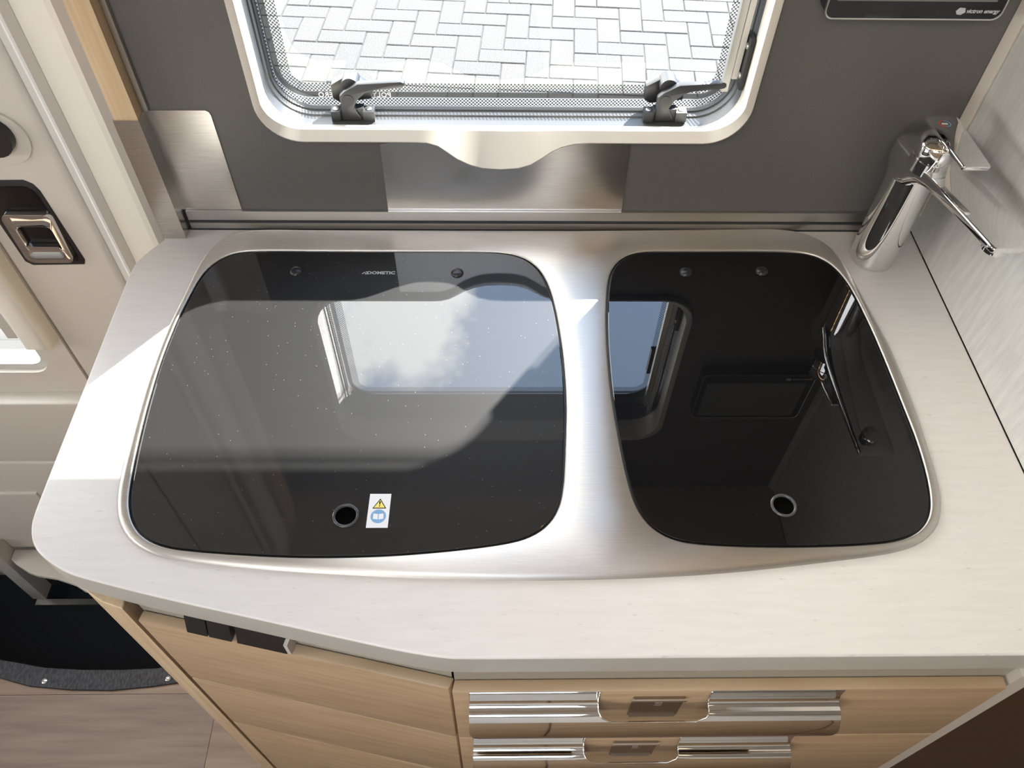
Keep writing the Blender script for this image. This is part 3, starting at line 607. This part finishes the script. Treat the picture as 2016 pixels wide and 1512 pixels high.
def circ(c, r, n=36): return [Vector((c[0] + r * math.cos(2 * math.pi * i / n), c[1] + r * math.sin(2 * math.pi * i / n))) for i in range(n)]
def make_lid(B, ring_c, m, label):
    bm = bmesh.new()
    ls = [loop(bm, offset(B, -d), z) for d, z in ((0.0, 0.9006), (0.0, 0.9034), (0.0003, 0.9038), (0.0009, 0.9040))]
    for a, b in zip(ls, ls[1:]): bridge(bm, a, b)
    h = [loop(bm, circ(ring_c, 0.0098), z) for z in (0.9040, 0.9010)]
    bridge(bm, h[0], h[1])
    es = [bm.edges.get((l[i], l[(i + 1) % len(l)])) or bm.edges.new((l[i], l[(i + 1) % len(l)])) for l in (ls[-1], h[0]) for i in range(len(l))]
    bmesh.ops.triangle_fill(bm, use_beauty=True, use_dissolve=False, edges=es)
    lid = done('glass_lid', bm, m, unit); lid['label'] = label
    # rubber seal under the rim of the lid
    bm = bmesh.new(); a = loop(bm, offset(B, 0.0017), 0.9012); b = loop(bm, offset(B, -0.004), 0.9012); bridge(bm, a, b); done('lid_seal', bm, M['rubber'], lid)
    bm = bmesh.new(); bm.faces.new(loop(bm, circ(ring_c, 0.0100), 0.9011)); done('hole_dark_disc', bm, M['black_matte'], lid)  # black disc stands for the darkness down the open hole
    bm = bmesh.new(); n = 36; prof = [(0.0094, 0.9030), (0.0094, 0.9046), (0.0099, 0.9053), (0.0108, 0.9055), (0.0117, 0.9052), (0.0121, 0.9041)]
    lathe(bm, prof, ring_c, n, False); done('finger_ring', bm, M['ring'], lid, smooth=True)
    return lid
M['ring'] = mat('dark_satin_plastic', (0.06, 0.06, 0.062), 0.22)
hob = make_lid(HB, (-0.1369, 0.3501), M['lid_hob'], 'larger dusty black glass lid with warning sticker')
snk = make_lid(SK, (0.2637, 0.3589), M['lid_sink'], 'smaller clean black glass lid')
for x, y, l in ((-0.2294, 0.6632, hob), (-0.0455, 0.6613, hob), (0.2175, 0.6629, snk), (0.3060, 0.6648, snk)):
    bm = bmesh.new(); lathe(bm, [(0.0072, 0.9040), (0.0070, 0.9052), (0.0060, 0.9064), (0.0042, 0.9073), (0.0018, 0.9077)], (x, y), 24); done('bumper', bm, M['black'], l, smooth=True, angle=50)
# printed maker's mark on the lid: a chevron and arrow, then the name
text_mesh('lid_print', 'DOMETIC', 0.0064, Matrix.Translation((-0.1325, 0.6612, 0.90412)) @ Matrix.Scale(1.12, 4, (1, 0, 0)), M['lgrey'], hob, bold=0.00022, spacing=1.02, depth=0.0)
bm = bmesh.new()
def stroke(pts, wd, z):
    for a, b in zip(pts, pts[1:]):
        a, b = Vector(a), Vector(b); t = (b - a).normalized(); n_ = Vector((-t.y, t.x)) * wd / 2; a2, b2 = a - t * wd * .3, b + t * wd * .3
        bm.faces.new([bm.verts.new((p.x, p.y, z)) for p in (a2 - n_, b2 - n_, b2 + n_, a2 + n_)])
stroke([(-0.1537, 0.6598), (-0.1518, 0.6622), (-0.1502, 0.6604)], 0.0011, 0.90412)
stroke([(-0.1500, 0.6634), (-0.1477, 0.6612), (-0.1500, 0.6590)], 0.0011, 0.90412)
done('lid_print', bm, M['lgrey'], hob)
# warning sticker
bm = bmesh.new(); Z = 0.90415
def poly(pts, z, mi):
    f = bm.faces.new([bm.verts.new((x, y, z)) for x, y in pts]); f.material_index = mi
def sx(u, v): return (-0.1176 + 0.0195 * u + 0.0006 * v, 0.3376 + 0.0348 * v)
add_box(bm, 0, 0, 0, 0, 0, 0); bm.clear()
poly([sx(0, 0), sx(1, 0), sx(1, 1), sx(0, 1)], Z, 0)
poly([sx(.18, .56), sx(.84, .56), sx(.51, .86)], Z + 0.00004, 2)
poly([sx(.25, .585), sx(.77, .585), sx(.51, .815)], Z + 0.00008, 1)
poly([sx(.49, .67), sx(.53, .67), sx(.55, .775), sx(.47, .775)], Z + 0.00012, 2); poly([sx(.485, .62), sx(.535, .62), sx(.535, .65), sx(.485, .65)], Z + 0.00012, 2)
cc = [(-0.1075 + 0.0070 * math.cos(2 * math.pi * i / 28), 0.3492 + 0.0070 * math.sin(2 * math.pi * i / 28)) for i in range(28)]
poly(cc, Z + 0.00004, 3)
poly([(-0.1122, 0.3467), (-0.1079, 0.3460), (-0.1079, 0.3515), (-0.1120, 0.3520)], Z + 0.00008, 0); poly([(-0.1071, 0.3460), (-0.1028, 0.3467), (-0.1030, 0.3520), (-0.1071, 0.3515)], Z + 0.00008, 0)
st = done('warning_sticker', bm, [M['white'], M['yellow'], M['black_matte'], M['blue']], hob); st['label'] = 'white sticker with yellow warning triangle and blue manual symbol'

# ================================================================== tap
tap = thing('kitchen_tap', 'chrome single lever kitchen tap with flat blade spout at the right corner', 'tap', (0.444, 0.695, 0.900))
def ztop(y): return 1.0555 + (0.683 - y) * 0.108
bm = bmesh.new(); seg = 40; rings = []
for k, (r, z) in enumerate(((0.0252, 0.9002), (0.0256, 0.9030), (0.0253, 0.906), (0.0250, 0.94), (0.0248, 1.00), (0.0246, None))):
    rg = []
    for i in range(seg):
        a = 2 * math.pi * i / seg; x = 0.444 + r * math.cos(a); y = 0.6945 + r * 1.04 * math.sin(a)
        rg.append(bm.verts.new((x, y, z if z else ztop(y) - 0.004)))
    rings.append(rg)
for a, b in zip(rings, rings[1:]): bridge(bm, a, b)
bm.faces.new(rings[0][::-1]); bm.faces.new(rings[-1]); done('body', bm, M['chrome'], tap, smooth=True, angle=50)
bm = bmesh.new(); secs = []
def sect(y, xc, wd, th, tilt=0.0):
    zt = ztop(y); pts = []; r = min(th * 0.42, 0.0022); rb = min(th * 0.45, 0.010)
    hw = wd / 2
    for cx, cz, a0, rr_ in ((hw - r, zt - r, 0, r), (-hw + r, zt - r, 90, r), (-hw + rb, zt - th + rb, 180, rb), (hw - rb, zt - th + rb, 270, rb)):
        for i in range(6):
            a = math.radians(a0 + 18 * i); pts.append((xc + cx + rr_ * math.cos(a), y, cz + rr_ * math.sin(a)))
    return pts
for y, xc, wd, th in ((0.7205, 0.4425, 0.020, 0.010), (0.7190, 0.4425, 0.034, 0.020), (0.7120, 0.4428, 0.0465, 0.034), (0.7000, 0.4432, 0.0500, 0.040), (0.6860, 0.4440, 0.0496, 0.040), (0.6740, 0.4450, 0.0490, 0.036), (0.6640, 0.4460, 0.0486, 0.027),
                      (0.6540, 0.4469, 0.0482, 0.021), (0.6400, 0.4484, 0.0478, 0.0165), (0.6200, 0.4504, 0.0474, 0.0135), (0.5900, 0.4534, 0.0468, 0.0110), (0.5600, 0.4564, 0.0462, 0.0092), (0.5300, 0.4595, 0.0456, 0.0080), (0.5225, 0.4602, 0.0445, 0.0074), (0.5205, 0.4604, 0.0425, 0.0055)):
    secs.append(sect(y, xc, wd, th))
loft(bm, secs); done('spout', bm, M['chrome'], tap, smooth=True, angle=40)
bm = bmesh.new(); lathe(bm, [(0.0095, 1.0535), (0.0112, 1.0545), (0.0115, 1.0585), (0.0110, 1.0650)], (0.4545, 0.5400), 28); done('aerator', bm, M['chrome'], tap, smooth=True, angle=45)
tiltm = Matrix.Translation((0.4335, 0.6630, 1.0550)) @ Matrix.Rotation(math.radians(5), 4, 'X')
bm = bmesh.new(); lathe(bm, [(0.0190, -0.002), (0.0190, 0.0125), (0.0181, 0.0130), (0.0181, 0.0136), (0.0190, 0.0141), (0.0190, 0.0290), (0.0182, 0.0305), (0.0130, 0.0340)], (0, 0), 36)
bmesh.ops.transform(bm, matrix=tiltm, verts=bm.verts[:]); done('cartridge_cap', bm, M['chrome'], tap, smooth=True, angle=40)
lv = prism('lever', [(0.4255, 0.6885), (0.4340, 0.6112), (0.4360, 0.6095), (0.4595, 0.6095), (0.4612, 0.6112), (0.4575, 0.6885), (0.4540, 0.6920), (0.4290, 0.6920)], 'z', 1.0880, 1.0925, M['chrome'], tap, 0.0012, 2)
bm = bmesh.new()
for i in range(32):
    a0, a1 = 2 * math.pi * i / 32, 2 * math.pi * (i + 1) / 32
    f = bm.faces.new([bm.verts.new((0.4400 + r * math.cos(a), 0.6775 + r * 0.9 * math.sin(a), 1.09262)) for r, a in ((0.0062, a0), (0.0062, a1), (0.0050, a1), (0.0050, a0))]); f.material_index = 0 if math.cos((a0 + a1) / 2) < 0 else 1
f = bm.faces.new([bm.verts.new((0.4400 + dx, 0.6775 + dy, 1.09262)) for dx, dy in ((-0.003, -0.0012), (0.003, -0.0012), (0.003, 0.0012), (-0.003, 0.0012))]); f.material_index = 2
done('temperature_mark', bm, [M['red'], M['blue'], M['white']], lv)

# ================================================================== steel plates and oak post
p1 = prism('splash_plate', [(-0.1288, 0.9268), (0.1482, 0.9268), (0.1474, 1.0185)] + [(x, z - 0.0008) for x, z in OUT if -0.1 < x < 0.12 and z < 1.027][::-1] + [(-0.1280, 1.0185)], 'y', 0.7438, 0.7449, M['steel_v'])
tag(p1, 'brushed steel splash plate fitted under the wavy window pull', 'splash plate')
p2 = prism('splash_plate', [(-0.3700, 0.9268), (-0.3010, 0.9268), (-0.3016, 1.0530), (-0.3028, 1.0570), (-0.3060, 1.0590), (-0.3700, 1.0588)], 'y', 0.7436, 0.7449, M['steel_v'])
tag(p2, 'brushed steel plate with rounded corner beside the oak post', 'splash plate')
post = thing('corner_post', 'oak post with brushed steel sleeve at the left end of the dark wall', 'post', (-0.382, 0.734, 0.9004))
box('oak_core', -0.3945, -0.3700, 0.7240, 0.7790, 0.905, 1.94, M['oak_v'], post, 0.0025)
bm = bmesh.new(); add_box(bm, -0.3957, -0.3690, 0.7225, 0.7448, 0.9004, 1.0603); bevel(bm, 0.0010); done('steel_sleeve', bm, M['steel_v'], post, smooth=True, angle=35)
box('chrome_strip', -0.3695, -0.3635, 0.7395, 0.7449, 1.0605, 1.94, M['alu'], post, 0.002)

# ================================================================== control display
dp = thing('control_display', 'black touch display with silver bezel on the wall above the tap', 'display', (0.388, 0.745, 1.1735))
prism('housing', rrect(0.3052, 0.4708, 1.1737, 1.2790, 0.008, 5), 'y', 0.7250, 0.7448, M['black'], dp)
ring_prism('bezel', rrect(0.3045, 0.4715, 1.1730, 1.2797, 0.0085, 5), rrect(0.3058, 0.4702, 1.1743, 1.2784, 0.0078, 5), 0.7232, 0.7262, M['alu'], dp, 0.0006)
prism('front_glass', rrect(0.3058, 0.4702, 1.1743, 1.2784, 0.0078, 5), 'y', 0.7238, 0.7252, mat('display_glass', (0.006, 0.007, 0.009), 0.06), dp)
box('screen', 0.3125, 0.4610, 0.7234, 0.7240, 1.1905, 1.2720, M['screen'], dp)
dm = Matrix.Translation((0.4520, 0.7236, 1.1815)) @ Matrix.Rotation(math.radians(90), 4, 'X')
text_mesh('display_print', 'victron energy', 0.0052, dm, M['lgrey'], dp, shear=0.15, bold=0.0002, depth=0.0)
bm = bmesh.new(); bm.faces.new([bm.verts.new((0.4315 + dx, 0.7236, 1.1815 + dz)) for dx, dz in ((-0.005, 0), (-0.003, -0.003), (0.001, -0.0035), (0.0045, -0.001), (0.003, 0.003), (-0.0025, 0.0033))]); done('display_print', bm, M['lgrey'], dp)

# ================================================================== base cabinets
A0 = Vector((-0.3256, 0.2768)); DD = Vector((0.9765, -0.2157)); NN = Vector((0.2157, 0.9765)); SL = 0.2935
def ang(s, o): return tuple(A0 + DD * s + NN * o)                           # s along the angled front, o behind it
corner = thing('corner_cabinet', 'oak cabinet with slanted drawer fronts under the left worktop corner', 'cabinet', (-0.30, 0.45, 0.0))
prism('carcass', [ang(0.002, 0.030), ang(SL - 0.035, 0.030), (-0.062, 0.735), (-0.372, 0.735), (-0.372, 0.40)], 'z', 0.02, 0.8655, M['oak'], corner)
pp = [(-0.3315, 0.2795), (-0.338, 0.2812), (-0.352, 0.2862), (-0.366, 0.2945), (-0.378, 0.3055), (-0.387, 0.3190), (-0.393, 0.335), (-0.395, 0.352), (-0.395, 0.735), (-0.373, 0.735), (-0.373, 0.36), (-0.3315, 0.32)]
prism('rounded_corner_panel', pp, 'z', 0.0, 0.8655, M['oak_v'], corner, 0.001, 1, True, 30)
prism('top_rail', [ang(0.0, 0.0112), ang(SL - 0.003, 0.0112), ang(SL - 0.009, 0.0295), ang(0.0, 0.0295)], 'z', 0.70, 0.8655, M['worktop_edge'], corner)
for z0, z1 in ((0.6862, 0.8440), (0.5170, 0.6838), (0.05, 0.5146)):
    prism('drawer_front', [ang(0.0006, 0.0), ang(SL - 0.0028, 0.0), ang(SL - 0.0006, 0.0108), ang(0.0006, 0.0108)], 'z', z0, z1, M['oak'], corner, 0.0018, 2)
for s0, s1 in ((0.0494, 0.0690), (0.0704, 0.0918), (0.0972, 0.1440)):
    bm = bmesh.new(); lo_, hi_ = [ang(s0, -0.0005), ang(s1, -0.0005), ang(s1, 0.0110), ang(s0, 0.0110)], [ang(s0, 0.0066), ang(s1, 0.0066), ang(s1, 0.0110), ang(s0, 0.0110)]
    va = [bm.verts.new((*c_, 0.8448)) for c_ in lo_]; vb = [bm.verts.new((*c_, 0.8656)) for c_ in hi_]; bridge(bm, va, vb); bm.faces.new(va[::-1]); bm.faces.new(vb); bevel(bm, 0.0005, 1)
    done('switch_module', bm, M['black'], corner, smooth=True, angle=30)
prism('switch_bracket', [ang(0.1445, 0.0), ang(0.1480, 0.0), ang(0.1480, 0.0110), ang(0.1445, 0.0110)], 'z', 0.8448, 0.8656, M['cream_d'], corner)
dc = thing('drawer_cabinet', 'oak drawer cabinet with chrome scoop handles under the worktop', 'cabinet', (0.20, 0.45, 0.0))
box('carcass', -0.034, 0.4460, 0.2420, 0.735, 0.02, 0.8655, M['oak'], dc)
prism('top_rail', [(-0.0372, 0.2228), (0.4470, 0.2228), (0.4470, 0.2415), (-0.0350, 0.2415)], 'z', 0.70, 0.8655, M['worktop_edge'], dc)
box('side_panel', 0.4480, 0.4655, 0.2150, 0.735, 0.0, 0.8655, M['cream_d'], dc, 0.001)
drawers = []
for z0, z1 in ((0.6960, 0.8440), (0.5380, 0.6935), (0.05, 0.5355)):
    drawers.append(prism('drawer_front', [(-0.0392, 0.2114), (0.4450, 0.2114), (0.4450, 0.2225), (-0.0372, 0.2225)], 'z', z0, z1, M['oak'], dc, 0.0016, 2))
# scoop handle: chrome sheet curving out of the front, notched in the middle over the push lock
HP = [(0.2112, 0.8432), (0.2111, 0.8370), (0.2108, 0.8305), (0.2098, 0.8258), (0.2080, 0.8226), (0.2058, 0.8211), (0.2036, 0.8206), (0.2010, 0.8206), (0.1984, 0.8203), (0.1962, 0.8188), (0.1935, 0.8157), (0.1934, 0.8156), (0.1912, 0.8126), (0.1888, 0.8086), (0.1868, 0.8045), (0.1856, 0.8008), (0.1850, 0.7990), (0.1849, 0.7980)]
hx0, hx1, na, nb = -0.0245, 0.3030, 0.0890, 0.1865
xm = (na + nb) / 2
bm = bmesh.new(); KB = 10; cum = [0.0]
for a, b in zip(HP, HP[1:]): cum.append(cum[-1] + math.dist(a, b))
end = cum[-1]
def rnd(dist, r): return 0.0 if dist >= r else r - math.sqrt(max(0.0, r * r - (r - dist) ** 2))
def cols(k):
    s = cum[k]; lo = hx0 + rnd(end - s, 0.009); hi = hx1 - rnd(end - s, 0.009)
    if k <= KB: q = rnd(cum[KB] - s, 0.012); return lo, na + q, nb - q, hi
    return lo, xm, xm, hi
def strip(side):
    rows_ = []
    for k, (y, z) in enumerate(HP):
        lo, l, r, hi = cols(k); a, b = (lo, l) if side == 0 else (r, hi)
        rows_.append([bm.verts.new((a + (b - a) * i / 8, y, z)) for i in range(9)])
    for a, b in zip(rows_, rows_[1:]): bridge(bm, a, b, False)
strip(0); strip(1); bmesh.ops.remove_doubles(bm, verts=bm.verts[:], dist=1e-6)
bmesh.ops.recalc_face_normals(bm, faces=bm.faces[:])
front = [f for f in bm.faces if f.normal.y > 0.3]
if len(front) > len(bm.faces) / 3: bmesh.ops.reverse_faces(bm, faces=bm.faces[:])
me = bpy.data.meshes.new('scoop_handle'); bm.to_mesh(me); bm.free()
for p_ in me.polygons: p_.use_smooth = True
h1 = link('scoop_handle', me, M['chrome'], drawers[0])
so = h1.modifiers.new('thickness', 'SOLIDIFY'); so.thickness = 0.0013; so.offset = -1
es_ = h1.modifiers.new('sharp_rim', 'EDGE_SPLIT'); es_.split_angle = math.radians(40)
rim = bmesh.new(); pts = []
for k in range(KB + 1): lo, l, r, hi = cols(k); pts.append((l, HP[k][0] - 0.0004, HP[k][1]))
pr = [(cols(k)[2], HP[k][0] - 0.0004, HP[k][1]) for k in range(KB, -1, -1)]
tube(rim, pts + pr, 0.0007, 6); h1r = done('notch_rim', rim, M['chrome'], drawers[0], smooth=True)
M['lock'] = mat('bronze_satin_metal', (0.34, 0.26, 0.19), 0.22, 1.0)
lk = box('push_lock', 0.1200, 0.1655, 0.2096, 0.2113, 0.7790, 0.8290, M['lock'], drawers[0], 0.0008)
lh = box('lock_hinge_bar', 0.1185, 0.1670, 0.2078, 0.2098, 0.8235, 0.8275, M['chrome'], drawers[0], 0.0008)
lb = box('lock_catch', 0.1390, 0.1455, 0.2072, 0.2096, 0.8150, 0.8232, M['chrome'], drawers[0], 0.0008)
ll = box('lock_lip', 0.1215, 0.1640, 0.2080, 0.2098, 0.7780, 0.7805, M['chrome'], drawers[0], 0.0008)
for src in (h1, h1r, lk, lh, lb, ll):
    for di, dz in ((1, -0.1505), (2, -0.3085)):
        c = src.copy(); COL.objects.link(c); c.parent = drawers[di]
        c.location = src.location + drawers[0].location - drawers[di].location + Vector((0, 0, dz))

fr = thing('side_cabinet', 'dark brown cabinet front right of the drawer cabinet at the lower right', 'cabinet', (0.75, 0.48, 0.0))
box('body', 0.4900, 0.95, 0.262, 0.735, 0.02, 0.862, M['black'], fr)
box('door', 0.4900, 0.95, 0.235, 0.260, 0.03, 0.842, M['brown'], fr, 0.003)
box('plinth', 0.4675, 0.95, 0.30, 0.735, 0.0, 0.019, M['black_matte'], fr)

# ================================================================== overhead cupboard with light strip (mirrored in lids and chrome), unseen ceiling lamps added for warm fill
oc = thing('overhead_cupboard', 'wooden overhead cupboard above the window with a warm light strip', 'cupboard', (0.06, 0.56, 1.52))
box('carcass', -0.362, 0.504, 0.365, 0.744, 1.525, 1.945, M['cup_under'], oc)
for i in range(2): box('cupboard_door', -0.360 + 0.433 * i, 0.071 + 0.433 * i, 0.346, 0.364, 1.53, 1.94, M['cup'], oc, 0.002)
ls = box('light_strip', -0.36, 0.50, 0.349, 0.361, 1.5215, 1.5248, M['led_strip'], oc)
bm = bmesh.new(); add_box(bm, -0.0022, 0.0022, -0.002, 0.002, -0.0008, 0.0008); me = bpy.data.meshes.new('led'); bm.to_mesh(me); bm.free(); me.materials.append(M['led'])
for i in range(38):
    o = bpy.data.objects.new('led', me); COL.objects.link(o); o.parent = ls
    o.location = Vector((-0.345 + i * 0.0222, 0.355, 1.5208)) - (oc.location + ls.location)
for i, (x, y) in enumerate(((0.45, -0.35), (1.05, -0.35), (0.85, 0.25))):
    lp_ = thing('fill_lamp', ['unseen round lamp added for warm fill over the rear aisle', 'unseen round lamp added for warm fill near the rear end wall', 'unseen round lamp added for warm fill right of the side panel'][i], 'lamp', (x, y, 1.94), 'fill lamps')
    bm = bmesh.new(); lathe(bm, [(0.065, 1.9495), (0.065, 1.940), (0.058, 1.936)], (x, y), 28); done('lamp_ring', bm, M['alu'], lp_, smooth=True, angle=40)
    bm = bmesh.new(); bm.faces.new(loop(bm, circ((x, y), 0.056), 1.9355)); done('diffuser', bm, M['lamp'], lp_)

opp = thing('opposite_cabinet', 'low walnut cabinet along the wall opposite the kitchen', 'cabinet', (0.1, -0.9, 0.0))
box('body', -1.0, 1.2, -1.055, -0.742, 0.0, 0.98, M['cup'], opp)
for i in range(4): box('cabinet_door', -0.995 + 0.55 * i, -0.45 + 0.55 * i, -0.740, -0.722, 0.06, 0.96, M['cup'], opp, 0.002)
